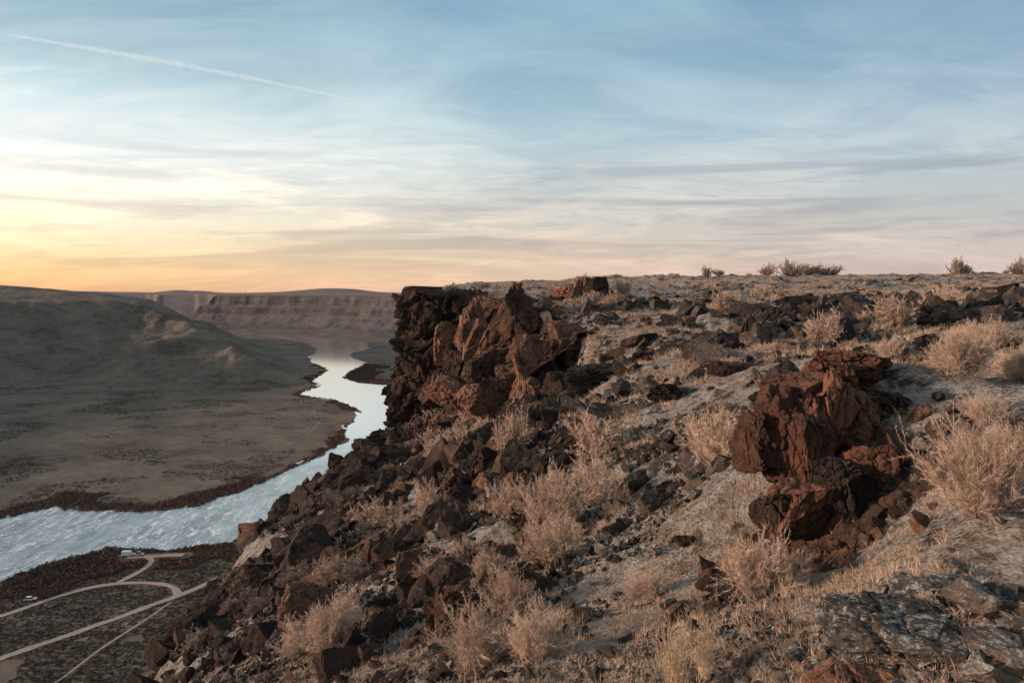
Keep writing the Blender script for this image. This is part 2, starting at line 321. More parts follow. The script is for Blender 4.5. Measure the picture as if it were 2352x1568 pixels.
# ------------------------------------------------------------------ rocks
def ico(level):
    bm = bmesh.new(); bmesh.ops.create_icosphere(bm, subdivisions=level, radius=1.)
    v = np.array([q.co[:] for q in bm.verts]); f = np.array([[q.index for q in fc.verts] for fc in bm.faces]); bm.free(); return v, f
ICO = {4: ico(4), 5: ico(5), 6: ico(6), 7: ico(7)}
def rot_rand(r):
    q = r.normal(size=4); q /= np.linalg.norm(q); w, x, y, z = q
    return np.array([[1-2*(y*y+z*z), 2*(x*y-z*w), 2*(x*z+y*w)], [2*(x*y+z*w), 1-2*(x*x+z*z), 2*(y*z-x*w)], [2*(x*z-y*w), 2*(y*z+x*w), 1-2*(x*x+y*y)]])
def frac(p, v, seed, cs, amp, groove, gw=.06):
    q = p/np.array(cs)+seed*3.7+vn3(p*2.2, seed)[:, None]*.25; iq = np.floor(q); f1 = np.full(len(p), 9.); f2 = f1.copy(); rid = np.zeros(len(p)); tl = np.zeros(len(p))
    for a in (-1, 0, 1):
        for b in (-1, 0, 1):
            for c in (-1, 0, 1):
                J = iq+np.array([a, b, c]); h = [hsh(J[:, 0], J[:, 1], J[:, 2], seed+s) for s in range(7)]
                d = q-J-np.stack(h[:3], 1); dd = np.sqrt((d*d).sum(1)); m1 = dd < f1; f2 = np.where(m1, f1, np.minimum(f2, dd))
                rid = np.where(m1, h[3], rid); tl = np.where(m1, (h[4]-.5)*d[:, 0]+(h[5]-.5)*d[:, 2]+(h[6]-.5)*d[:, 1], tl); f1 = np.where(m1, dd, f1)
    return p+v*((rid-.5)*amp+tl*amp*1.8-groove*np.exp(-((f2-f1)/gw)**2))[:, None]
def rock_arr(seed, level=5, blocky=.6, npl=6, rough=.02, fr=.0):
    r = np.random.default_rng(seed); v, f = ICO[level]; p = v*1.75
    B = rot_rand(r) if blocky < .5 else np.eye(3)
    pl = []
    for k in range(3):
        for s in (-1, 1):
            n = B[k]*s+r.normal(size=3)*.22; pl.append((n/np.linalg.norm(n), r.uniform(.70, .95)))
    for k in range(npl):
        n = r.normal(size=3); n /= np.linalg.norm(n); pl.append((n, r.uniform(.80, 1.08)))
    for _ in range(4):
        for n, d in pl:
            e = p@n-d; p = p-np.maximum(e, 0)[:, None]*n
    if fr:
        for k in range(9 if level > 5 else 2):
            n = rot_rand(r)[0]; a = rot_rand(r)[1]; off = r.uniform(-.5, .5); side = 1/(1+np.exp(-np.clip((p@a-off+.12*vn3(p*3, seed+k))*60, -40, 40)))
            p = p-n*(side*np.maximum(p@n, 0))[:, None]*fr*r.uniform(.5, 1.5)
        p = frac(p, v, seed, (.50, .50, .75), fr*.48, fr*.5, .045); p = frac(p, v, seed+50, (.22, .22, .3), fr*.30, fr*.16)
    for k in range(30 if level > 5 else 8):
        n = r.normal(size=3); n /= np.linalg.norm(n); d = (p@n).max()-r.uniform(.02, .12); e = p@n-d; p = p-np.maximum(e, 0)[:, None]*n*.95
    p = p+v*(vn3(p*2.3+seed, seed)*rough*.8+vn3(p*7+seed, seed+1)*rough*.8+vn3(p*19, seed+2)*rough*.7)[:, None]
    return p, f
RV = []
for k in range(16):
    p, f = rock_arr(100+k, 5, .7 if k % 2 else .3, 6, .03, .12); RV.append([mk('boulder', p, f, mt, False, False) for mt in (M_dark, M_rust, M_lich)])
RG = 'boulders scattered down the canyon rim slope'
def place_rock(me, x, y, z, s, rot, tone, name='boulder', label=None, group=RG):
    ob = bpy.data.objects.new(name, me); COL.objects.link(ob); ob.location = (x, y, z); ob.scale = tuple(q*.85 for q in s); ob.rotation_euler = rot
    lb = label or ('dark angular basalt boulder on the rubble slope', 'rust brown angular basalt boulder on the slope', 'lichen spotted grey basalt rock bedded in soil')[tone]
    return tag(ob, lb, 'boulder', None, group)
D = math.radians
big = [
 ((2.86,7.45,-1.46),(.24,.34,.54),(6,-6,22),4,'tall rust red basalt column beside a deep crack'),
 ((3.18,7.6,-1.40),(.24,.38,.56),(-3,7,-8),4,'broad rust red basalt face split by joints'),
 ((3.02,7.8,-.98),(.34,.36,.14),(5,-10,25),4,'tilted rust slab capping the basalt outcrop'),
 ((3.42,8.0,-.90),(.30,.36,.18),(-4,4,-20),4,'cracked rust red crest block of the outcrop'),
 ((3.84,8.3,-.86),(.38,.40,.17),(3,3,20),4,'flat topped lichened caprock of the red outcrop'),
 ((2.50,7.55,-1.54),(.13,.26,.32),(4,-10,16),4,'narrow flaked slab beside the tall red column'),
 ((3.58,7.75,-1.36),(.28,.36,.36),(0,14,30),4,'rust red shoulder of the outcrop sinking into soil'),
 ((4.25,8.35,-1.0),(.36,.34,.14),(4,7,-10),0,'low dark block stepping back from the outcrop'),
 ((3.95,7.8,-1.22),(.28,.30,.18),(6,12,50),0,'dark broken rock bedded behind the outcrop'),
 ((2.78,7.0,-2.05),(.30,.30,.40),(14,20,30),4,'lower rust block wedged under the outcrop'),
 ((2.46,7.0,-2.10),(.12,.20,.30),(10,-14,10),0,'small dark slab leaning on the lower block'),
 ((3.12,6.95,-1.94),(.24,.26,.34),(5,-14,40),0,'broken dark block at the foot of the outcrop'),
 ((3.45,7.1,-1.70),(.26,.28,.22),(-4,12,60),4,'angular block bedded beside the outcrop'),
 ((2.80,6.6,-2.44),(.24,.22,.22),(-6,14,60),4,'crumbled rust rock at the foot of the outcrop'),
 ((3.12,6.5,-2.20),(.20,.20,.18),(10,10,20),0,'small dark rock below the outcrop foot'),
 ((3.50,6.55,-1.90),(.20,.24,.14),(0,6,10),0,'dark flat rock beside the outcrop foot'),
 ((2.52,6.6,-2.58),(.16,.16,.14),(20,6,10),0,'small dark stone fallen from the outcrop'),
 ((2.15,4.1,-1.92),(.40,.34,.15),(2,5,-8),2,'broad flat basalt ledge crusted with teal lichen'),
 ((2.85,4.3,-1.78),(.40,.32,.11),(-3,3,24),2,'flat crumbly grey ledge dotted with lichen'),
 ((3.55,4.35,-1.64),(.34,.28,.09),(3,-3,-14),2,'flat grey stone bedded in dry grass'),
 ((1.78,3.85,-2.12),(.17,.26,.18),(8,5,20),1,'rusty broken edge block of the flat ledge'),
 ((2.05,3.45,-2.06),(.32,.24,.09),(6,5,30),2,'low lichen crusted slab below the flat ledge'),
 ((2.75,3.5,-1.91),(.32,.24,.06),(-3,2,15),2,'grey gravel strewn rock slab beside the ledge'),
 ((1.35,3.5,-2.38),(.26,.20,.08),(4,4,10),2,'flat grey slab at the edge of dry grass'),
 ((-.80,8.2,-3.70),(.30,.30,.54),(15,20,-15),1,'cleft rust brown boulder standing among dry brush'),
 ((-.40,8.4,-3.68),(.26,.28,.32),(-10,20,40),0,'dark boulder leaning on the cleft one'),
 ((-1.15,8.3,-4.0),(.24,.26,.22),(10,-15,70),0,'dark broken rock at the base of the cleft boulder'),
 ((-.3,35.0,-2.1),(1.15,.75,1.75),(14,26,-14),1,'huge leaning rust coloured basalt slab at the rim'),
 ((-1.0,34.5,-3.6),(.8,.7,1.0),(8,18,10),1,'rust slab fallen under the leaning one'),
 ((1.15,35.4,-2.0),(.6,.8,1.1),(-5,-10,-18),1,'upright brown block behind the leaning one'),
 ((.65,33.2,-2.7),(.6,.6,.9),(6,14,20),0,'dark block wedged beside the leaning slab'),
 ((1.6,33.0,-2.5),(.6,.6,.7),(-6,12,-20),1,'rust block at the broken rim edge'),
 ((.75,28.3,-3.2),(.50,.5,1.45),(8,-20,14),1,'sharp pointed rust basalt fin on the slope'),
 ((1.65,28.6,-3.3),(.65,.6,.85),(14,26,-24),1,'tilted rust slab beside the pointed fin'),
 ((2.3,30,-2.7),(.6,.6,.6),(10,10,24),0,'dark angular rim rock above the tilted slab'),
 ((-1.45,31.5,-3.2),(.60,.6,.62),(3,-4,18),0,'squarish dark basalt block lit on one side'),
 ((-1.7,29.6,-4.3),(.60,.5,.55),(12,12,-25),1,'squat rust block resting below a dark cube of basalt'),
 ((-.5,27.3,-3.9),(.50,.5,.95),(12,-20,15),1,'split rust column leaning against rubble'),
 ((.35,26.2,-3.9),(.48,.5,1.0),(-2,16,-10),1,'fractured rust column above a dry shrub'),
 ((-2.7,32.5,-4.3),(1.0,.7,.65),(18,30,-16),1,'sloping rust slab under the cliff'),
 ((-3.2,34.5,-4.6),(.7,.6,.9),(8,14,26),0,'dark leaning block under the cliff'),
 ((-1.4,37.2,-2.7),(.75,.7,1.5),(8,14,-10),1,'rust basalt pillar detached from the cliff'),
 ((-2.1,40.3,-2.6),(.8,.8,1.5),(-4,-12,10),1,'brown block tilted against the cliff'),
 ((-2.5,38.0,-3.8),(.7,.7,.9),(10,8,40),0,'dark block below the detached pillar'),
 ((-3.2,41,-3.8),(.8,.8,1.2),(6,12,20),0,'dark block tilted against the cliff foot'),
 ((-3.9,43.5,-3.2),(.7,.7,1.5),(3,-8,10),1,'brown basalt column leaning out from the cliff'),
 ((-4.9,45.7,-4.6),(.7,.7,1.2),(-6,6,10),0,'dark block fallen from the cliff corner'),
 ((.1,31.2,-3.8),(.7,.6,.8),(14,-20,20),1,'orange brown slab wedged between blocks'),
 ((-.4,32.6,-3.8),(.7,.7,.8),(4,12,-4),0,'dark slab wedged between rust blocks'),
 ((-3.1,45.4,-.85),(1.0,.8,.50),(3,8,8),0,'tilted brown rim block on the cliff top'),
 ((-1.0,42.6,-1.0),(.9,.8,.65),(8,14,-16),1,'rust rim block leaning over the cliff'),
 ((.6,39.3,-1.05),(.9,.9,.70),(-4,-10,8),1,'flat topped rust rim block'),
 ((4.1,44.5,.20),(.48,.7,.75),(3,5,10),1,'upright rust column at the plateau edge'),
 ((5.2,45,.15),(.65,.7,.62),(-4,-8,25),1,'blocky rust rock at the plateau edge'),
 ((3.0,43.5,-.1),(.6,.7,.55),(5,10,-10),1,'cracked rim block at the plateau edge'),
 ((2.0,40.5,-.75),(.8,.8,.6),(3,-10,4),1,'weathered rust block on the rim'),
 ((2.3,35.5,-1.4),(.7,.7,.65),(10,14,14),1,'cracked rust block on the rim'),
 ((2.9,22,-2.5),(1.25,.8,.40),(3,3,10),0,'low dark basalt outcrop ledge'),
 ((4.6,22.5,-2.1),(.85,.7,.36),(4,-5,-18),0,'dark flat outcrop ledge beside a dirt path'),
 ((2.7,20,-2.75),(.38,.3,.20),(0,5,30),3,'pale whitish rock resting in the dark outcrop'),
 ((1.42,9.2,-3.18),(.18,.13,.09),(0,4,10),3,'small pale stone on the dry slope'),
 ((-.42,15.2,-4.1),(.14,.12,.10),(0,10,20),3,'small white stone among dark boulders'),
 ((-.1,14.2,-3.95),(.16,.2,.48),(5,6,0),1,'thin rust basalt pillar beside the big shrub'),
 ((-1.3,18,-4.7),(.38,.36,.38),(8,12,30),0,'rounded dark boulder beside a pale shrub'),
 ((-.85,18.6,-4.3),(.33,.32,.36),(-8,6,-20),0,'dark boulder stacked above the slope rubble'),
 ((-3.1,11.2,-4.85),(.36,.32,.30),(10,20,10),1,'rust slab sticking out of dry grass'),
 ((2.9,12,-2.75),(.2,.2,.2),(5,5,10),1,'small rust block behind the round shrub'),
 ((13.5,34,-.5),(1.6,.7,.40),(0,0,6),0,'low dark ledge on the plateau'),
 ((17.5,31,-.45),(1.0,.6,.38),(0,4,-10),0,'dark rock hump on the plateau'),
 ((22,33,-.3),(1.0,.5,.35),(0,4,10),0,'small dark ledge among plateau grass'),
 ((1.7,24.5,-3.1),(.55,.5,.45),(12,-6,22),0,'dark fractured rock on the slope'),
 ((.8,21.0,-3.9),(.5,.45,.42),(-5,9,55),0,'dark fractured rock above dry shrubs'),
 ((5.2,17,-1.75),(.7,.4,.2),(0,3,10),0,'low dark outcrop on the upper slope'),
 ((3.6,17.2,-2.35),(.6,.4,.25),(4,3,50),0,'low dark outcrop in pale soil'),
]
MT = (M_dark, M_rust, M_lich, M_pale, M_red)
for k, (c, s, e, tone, lb) in enumerate(big):
    near = c[1] < 12
    p, f = rock_arr(500+k*7, 7 if near else 6, .8, 6, .025 if near else .028, .22 if near else .19)
    ob = bpy.data.objects.new('boulder', mk('boulder', p, f, MT[tone], False, False)); COL.objects.link(ob)
    ob.location = c; ob.scale = tuple(q*1.18 for q in s); ob.rotation_euler = [D(q) for q in e]; tag(ob, lb, 'boulder')

def xb(y): return np.interp(y, [5,8,12,20,30,38,48], [-.5,-.5,0.2,1.0,1.6,0.4,-3])
cnt = 0; r = np.random.default_rng(77)
while cnt < 118:
    y = 8+34*r.random(); x0 = np.interp(y, *XC)-.6; x = r.uniform(x0, xb(y)+.5)
    if float(fbm(np.array([x/3.0]), np.array([y/3.0]), 3, 211)[0]) < -.08: continue
    s = np.clip(r.lognormal(-1.05, .5), .22, 1.0)*(.52 if y < 14 else .85 if y < 20 else 1.0)
    tone = 0 if r.random() < .82 else 1
    if x < x0+2.5: tone = 0
    k = r.integers(16); z = hz(x, y)+s*.18
    place_rock(RV[k][tone], x, y, z, (s*r.uniform(.7,1.3), s*r.uniform(.7,1.2), s*r.uniform(.6,1.2)), (r.normal()*.35, r.normal()*.35, r.uniform(0,6.28)), tone); cnt += 1
cnt = 0
while cnt < 40:
    y = 5+40*r.random()**1.3; x = r.uniform(xb(y), y*.69)
    if y < 9: continue
    s = np.clip(r.lognormal(-1.5, .5), .12, .6)*np.clip(y/18, .6, 1.3); tone = (0, 2, 1)[int(r.choice(3, p=[.7,.2,.1]))]; k = r.integers(16)
    place_rock(RV[k][tone], x, y, hz(x, y)-s*.05, (s*1.2, s, s*.6), (r.normal()*.2, r.normal()*.2, r.uniform(0,6.28)), tone); cnt += 1
RP = np.array(RIM[2:10], float); seg = np.hypot(*np.diff(RP, axis=0).T); cum = np.r_[0, np.cumsum(seg)]
for k in range(58):
    s0 = r.uniform(8.5, cum[-1]); x = np.interp(s0, cum, RP[:, 0]); y = np.interp(s0, cum, RP[:, 1]); q = min(max(np.searchsorted(cum, s0)-1, 0), len(RP)-2)
    d = (RP[q+1]-RP[q])/seg[q]; nrm = np.array([d[1], -d[0]])
    zt = hz(x-nrm[0]*1.3, y-nrm[1]*1.3); zb = hz(x+nrm[0]*3, y+nrm[1]*3)
    h = r.random(); z = zb+(zt-zb)*h*.92; o = .35+(1-h)*r.uniform(.2, 2.0); s = r.uniform(.4, .95)
    if y > 45: o *= .5; s *= .75
    tone = 1 if r.random() < (.45 if y < 45 else .25) else 0; kk = r.integers(8)*2+1
    place_rock(RV[kk][tone], x+nrm[0]*o, y+nrm[1]*o, z, (s*.9, s*.9, s*1.3), (r.normal()*.2, r.normal()*.22, math.atan2(d[1], d[0])+r.normal()*.3), tone,
               label='loose dark basalt block fallen against the cliff' if tone == 0 else 'loose rust coloured basalt block fallen against the cliff', group='blocks heaped against the basalt cliff')

# ------------------------------------------------------------------ cliff face (jointed basalt sheet)
S = np.linspace(0, cum[-1], 1300); H = np.linspace(0, 1, 260)
cx = np.interp(S, cum, RP[:, 0]); cy = np.interp(S, cum, RP[:, 1])
for _ in range(60):
    cx[1:-1] = (cx[:-2]+cx[1:-1]*2+cx[2:])/4; cy[1:-1] = (cy[:-2]+cy[1:-1]*2+cy[2:])/4
tx = np.gradient(cx); ty = np.gradient(cy); L = np.hypot(tx, ty); nx = ty/L; ny = -tx/L
zt = height(cx-nx*.9, cy-ny*.9)+.05; zb = height(cx+nx*2.2, cy+ny*2.2)-1.2
zt = np.convolve(np.pad(zt, 8, 'edge'), np.ones(17)/17, 'valid')
def cells(u, v, seed):
    iu = np.floor(u); iv = np.floor(v); best = np.full(u.shape, 1e9); b2 = best.copy(); rid = np.zeros(u.shape); du = np.zeros(u.shape); dv = np.zeros(u.shape); r2 = np.zeros(u.shape); r3 = np.zeros(u.shape)
    for a in (-1, 0, 1):
        for b in (-1, 0, 1):
            ju = iu+a; jv = iv+b; z = np.zeros_like(ju); pu = ju+.1+.8*hsh(ju, jv, z, seed); pv = jv+.1+.8*hsh(ju, jv, z, seed+1)
            d = np.abs(u-pu)**1.6+np.abs(v-pv)**1.6; m = d < best; b2 = np.where(m, best, np.minimum(b2, d)); best = np.where(m, d, best)
            rid = np.where(m, hsh(ju, jv, z, seed+2), rid); r2 = np.where(m, hsh(ju, jv, z, seed+3)-.5, r2); r3 = np.where(m, hsh(ju, jv, z, seed+4)-.5, r3)
            du = np.where(m, u-pu, du); dv = np.where(m, v-pv, dv)
    return rid, r2*du+r3*dv, np.exp(-((b2-best)/.1)**2)
SS, HH = np.meshgrid(S, H); zz = zb[None]+(zt-zb)[None]*HH; wob = fbm(SS/2, zz/2, 3, 91)*.6
r1, t1, g1 = cells((SS+wob)/1.4, zz/2.2, 301); r2_, t2, g2 = cells((SS+wob)/.6, (zz+.5*wob)/.75, 311); r3_, t3, g3 = cells(SS/.26, zz/.3, 321)
dsp = (r1-.5)*1.5+t1*2.0-g1*.2+(r2_-.5)*.55+t2*1.2-g2*.1+(r3_-.5)*.16+t3*.2+fbm(SS/.3, zz/.3, 3, 95)*.05
mid = (1-sst(cy, 41, 45))[None]
top = sst(HH, .985, 1.0); dsp = (dsp*(1-.5*mid)+.75-.55*mid)*(1-top)-.6*top+(1-HH)**1.1*(1.0+2.2*mid)
rag = ((vn2(S[None]/.9+0*HH, 0*HH, 77)-.5)*1.2+(vn2(S[None]/.35+0*HH, 0*HH, 78)-.5)*.5)*(1-.6*mid)-.15*mid
PX = cx[None]+nx[None]*dsp; PY = cy[None]+ny[None]*dsp; PZ = zz+((r2_-.5)*.4*(1-top)*(1-.5*mid)+rag)*sst(HH, .6, .97)
nS = len(S); i = np.arange(len(H)-1)[:, None]; j = np.arange(nS-1)[None]
Fq = np.stack([i*nS+j, i*nS+j+1, (i+1)*nS+j+1, (i+1)*nS+j], -1).reshape(-1, 4)
cl = mk('basalt_cliff', np.c_[PX.ravel(), PY.ravel(), PZ.ravel()], Fq[:, ::-1], M_cliff, False); tag(cl, 'jointed dark brown basalt cliff at the canyon rim', 'cliff', 'structure')

# ------------------------------------------------------------------ small hull stones as stuff
def hull(seed, n=13):
    r = np.random.default_rng(seed); bm = bmesh.new()
    for k in range(n):
        q = r.normal(size=3); q /= np.linalg.norm(q); bm.verts.new(q*r.uniform(.8, 1.1))
    o = bmesh.ops.convex_hull(bm, input=bm.verts); bmesh.ops.delete(bm, geom=[e for e in o['geom_interior'] if isinstance(e, bmesh.types.BMVert)], context='VERTS')
    bm.verts.index_update(); v = np.array([q.co[:] for q in bm.verts]); f = np.array([[q.index for q in fc.verts] for fc in bm.faces]); bm.free(); return v, f
HU = [hull(900+k, 11) for k in range(16)]
RK4 = [rock_arr(300+k, 4, .7 if k % 2 else .3, 6, .03, .14) for k in range(12)]
def scatter(tpls, pos, scl, rz, tilt, r):
    Vs = []; Fs = []; off = 0; pick = r.integers(len(tpls), size=len(pos))
    for k, (v, f) in enumerate(tpls):
        m = pick == k; n = m.sum()
        if not n: continue
        a = rz[m]; b = r.normal(size=n)*tilt; c = r.normal(size=n)*tilt
        Rz = np.zeros((n,3,3)); Rz[:,0,0] = np.cos(a); Rz[:,0,1] = -np.sin(a); Rz[:,1,0] = np.sin(a); Rz[:,1,1] = np.cos(a); Rz[:,2,2] = 1
        Rx = np.zeros((n,3,3)); Rx[:,0,0] = 1; Rx[:,1,1] = np.cos(b); Rx[:,1,2] = -np.sin(b); Rx[:,2,1] = np.sin(b); Rx[:,2,2] = np.cos(b)
        Ry = np.zeros((n,3,3)); Ry[:,1,1] = 1; Ry[:,0,0] = np.cos(c); Ry[:,0,2] = np.sin(c); Ry[:,2,0] = -np.sin(c); Ry[:,2,2] = np.cos(c)
        M = Rz@Rx@Ry; vv = v[None]*scl[m][:, None, :]; w = np.einsum('nij,nkj->nki', M, vv)+pos[m][:, None, :]
        Vs.append(w.reshape(-1, 3)); Fs.append((f[None]+(off+np.arange(n)*len(v))[:, None, None]).reshape(-1, f.shape[1])); off += n*len(v)
    return np.concatenate(Vs), np.concatenate(Fs)
def stones(name, x, y, s, mt, label, cat, flat=.8, tp=None, tilt=.6):
    r = np.random.default_rng(5); z = height(x, y)+s*.12; scl = s[:, None]*r.uniform(.6, 1.3, (len(x), 3))*np.array([1, 1, flat])
    V, F = scatter(tp or HU, np.c_[x, y, z], scl, r.uniform(0, 6.28, len(x)), tilt, r)
    return tag(mk(name, V, F, mt, False), label, cat, 'stuff')
r = np.random.default_rng(21)
n = 1700; y = 8+40*r.random(n); x0 = np.interp(y, *XC)-1.5; x1 = xb(y)+.8; x = x0+(x1-x0)*r.random(n); ok = (fbm(x/3, y/3, 3, 211) > -.05); x = x[ok]; y = y[ok]; s = np.clip(r.lognormal(-1.55, .55, len(x)), .08, .6)*np.where(y < 14, .5, np.where(y < 20, .8, 1.05))
stones('rock_rubble', x, y, s, M_dark, 'jumbled dark basalt blocks on the talus slope', 'rubble', 1.05, RK4)
n = 1500; y = 9+33*r.random(n)**1.1; x = xb(y)+(y*.7-xb(y))*r.random(n); ok = fbm(x/3, y/3, 3, 139) > .08; x = x[ok]; y = y[ok]; s = np.clip(r.lognormal(-1.9, .55, len(x)), .06, .45)*np.clip(y/16, .6, 1.4)
stones('rock_rubble', x, y, s, M_peb, 'dark basalt lumps poking out of the rim soil', 'rubble', .6, RK4)
n = 230; x = r.normal(2.6, .75, n); y = r.normal(3.9, .45, n); ok = y > 2.9; x = x[ok]; y = y[ok]; s = np.clip(r.lognormal(-2.9, .5, len(x)), .02, .16)
stones('rock_rubble', x, y, s, M_lich, 'broken lichen crusted rock around the flat ledge', 'rubble', .55, RK4, .25)
n = 220; x = r.normal(3.05, .65, n); y = r.normal(7.0, .5, n); s = np.clip(r.lognormal(-2.6, .5, n), .03, .18)
stones('rock_rubble', x, y, s, M_cliff, 'angular fragments fallen around the red outcrop', 'rubble', .8, RK4)
n = 32000; y = 6+44*r.random(n)**.8; x0 = np.interp(y, *XC)-2.5; x1 = xb(y)+1.2; x = x0+(x1-x0)*r.random(n)
ok = fbm(x/2.2, y/2.2, 3, 137) > -.16; x = x[ok]; y = y[ok]
s = np.clip(r.lognormal(-2.6, .6, len(x)), .025, .40)*np.where(y < 14, .5, np.where(y < 20, .8, 1)); stones('rock_rubble', x, y, s, M_dark, 'dark angular basalt rubble covering the talus slope', 'rubble', 1.)
n = 130000; y = 2.2+60*r.random(n)**1.5; x = (r.random(n)*1.25-.5)*y*.85; ok = (fbm(x/1.6, y/1.6, 3, 131) > np.where((y > 16) & (x > 2), .08, .0)); x = x[ok]; y = y[ok]
s = np.clip(r.lognormal(-3.9, .65, len(x)), .007, .16)*np.clip(y/8, .5, 2.2); h = len(x)*2//5
stones('gravel', x[h:], y[h:], s[h:], M_peb, 'small dark basalt fragments lying on the soil', 'gravel', .7)
stones('gravel', x[:h], y[:h], s[:h], M_lich, 'small pale lichen covered stones lying on the soil', 'gravel', .6)
print('rocks', time.time()-T0)

# ------------------------------------------------------------------ shrubs
def prism(p0, p1, r0, r1, V, F, sides=3):
    d = p1-p0; L = np.linalg.norm(d)+1e-9; d = d/L; a = np.cross(d, [0, 0, 1.]) if abs(d[2]) < .9 else np.cross(d, [1., 0, 0]); a /= np.linalg.norm(a); b = np.cross(d, a); o = len(V)
    for P, rr_ in ((p0, r0), (p1, r1)):
        for k in range(sides):
            t = 2*math.pi*k/sides; V.append(P+(a*math.cos(t)+b*math.sin(t))*rr_)
    for k in range(sides):
        k2 = (k+1) % sides; F.append((o+k, o+k2, o+sides+k2)); F.append((o+k, o+sides+k2, o+sides+k))
def shrub(seed, nst=46, tw=.0042, st=.011, up=.0, nsec=3, nter=4):
    r = np.random.default_rng(seed); V = []; F = []; TV = []; TF = []
    lop = r.uniform(0, 6.28)
    for k in range(nst):
        az_ = r.uniform(0, 6.28); pol = (r.random()**.65)*1.25*(1-up); L = (.64+.40*r.random())*(1+.14*math.cos(az_-lop))
        d = np.array([math.sin(pol)*math.cos(az_), math.sin(pol)*math.sin(az_), math.cos(pol)]); p = np.array([math.cos(az_), math.sin(az_), 0])*r.random()*.12
        for q in range(4):
            d2 = d+r.normal(size=3)*.17+np.array([0,0,.12]); d2 /= np.linalg.norm(d2); pn = p+d2*L/4
            if q == 0: pn[2] = max(pn[2], .02)
            prism(p, pn, st*(1-.2*q), st*(1-.2*(q+1)), V, F); d = d2; p = pn
            if q == 0: continue
            for b in range(nsec):
                e = d+r.normal(size=3)*.5; e[2] += .2; e /= np.linalg.norm(e); bp_ = p-d2*L/4*r.random(); l = L*r.uniform(.18, .35)
                for w in range(3):
                    e2 = e+r.normal(size=3)*.22; e2 /= np.linalg.norm(e2); bn = bp_+e2*l/3
                    prism(bp_, bn, st*.40*(1-.25*w), st*.40*(1-.25*(w+1)), TV, TF); bp_ = bn; e = e2
                    for g_ in range(nter):
                        h = e+r.normal(size=3)*.48; h /= np.linalg.norm(h); ll = r.uniform(.035, .12); s0 = np.cross(h, r.normal(size=3)); s0 /= np.linalg.norm(s0); s1 = np.cross(h, s0); o = len(TV)
                        q0 = bp_-e2*l/3*r.random(); TV += [q0+s0*tw, q0-s0*tw*.5+s1*tw*.86, q0-s0*tw*.5-s1*tw*.86, q0+h*ll]; TF += [(o, o+1, o+3), (o+1, o+2, o+3), (o+2, o, o+3)]
    return np.array(V), np.array(F), np.array(TV), np.array(TF)
def shrub_mesh(seed, mats, **kw):
    V, F, TV, TF = shrub(seed, **kw); me = mk('shrub', np.r_[V, TV], np.r_[F, TF+len(V)], mats[0], False, False); me.materials.append(mats[1])
    mi = np.zeros(len(F)+len(TF), np.int32); mi[len(F):] = 1
    me.polygons.foreach_set('material_index', mi); return me
CLOSE = [shrub_mesh(30+k, (M_stem, M_twig), nst=66, nsec=5, nter=7, tw=.0027, st=.0075) for k in range(3)]
NEAR = [shrub_mesh(40+k, (M_stem if k % 2 else M_twigd, M_twig), nst=54, nsec=4, nter=7, tw=.0040, st=.010) for k in range(4)]
MID = [shrub_mesh(60+k, (M_twigd, M_twig), nst=50, tw=.0078, st=.013, nter=6) for k in range(4)]
FARB = [shrub_mesh(80+k, (M_twigd, M_twig), nst=42, tw=.015, st=.018, nter=4) for k in range(3)]
DULL = [shrub_mesh(90+k, (M_stem, M_twigd), nst=44, tw=.012, st=.016, nter=4) for k in range(3)]
GREEN = shrub_mesh(99, (M_green, M_green), nst=70, up=.55, tw=.004, st=.007, nsec=1, nter=3)
SG = 'dry shrubs on the canyon rim'
def bush(x, y, rad, h, me, label='dry pinkish brown shrub of fine bare twigs', sink=.05):
    ob = bpy.data.objects.new('dry_shrub', me); COL.objects.link(ob); ob.location = (x, y, hz(x, y)-sink*h); ob.scale = (rad, rad, h); ob.rotation_euler = (0, 0, random.uniform(0, 6.28))
    return tag(ob, label, 'shrub', None, SG)
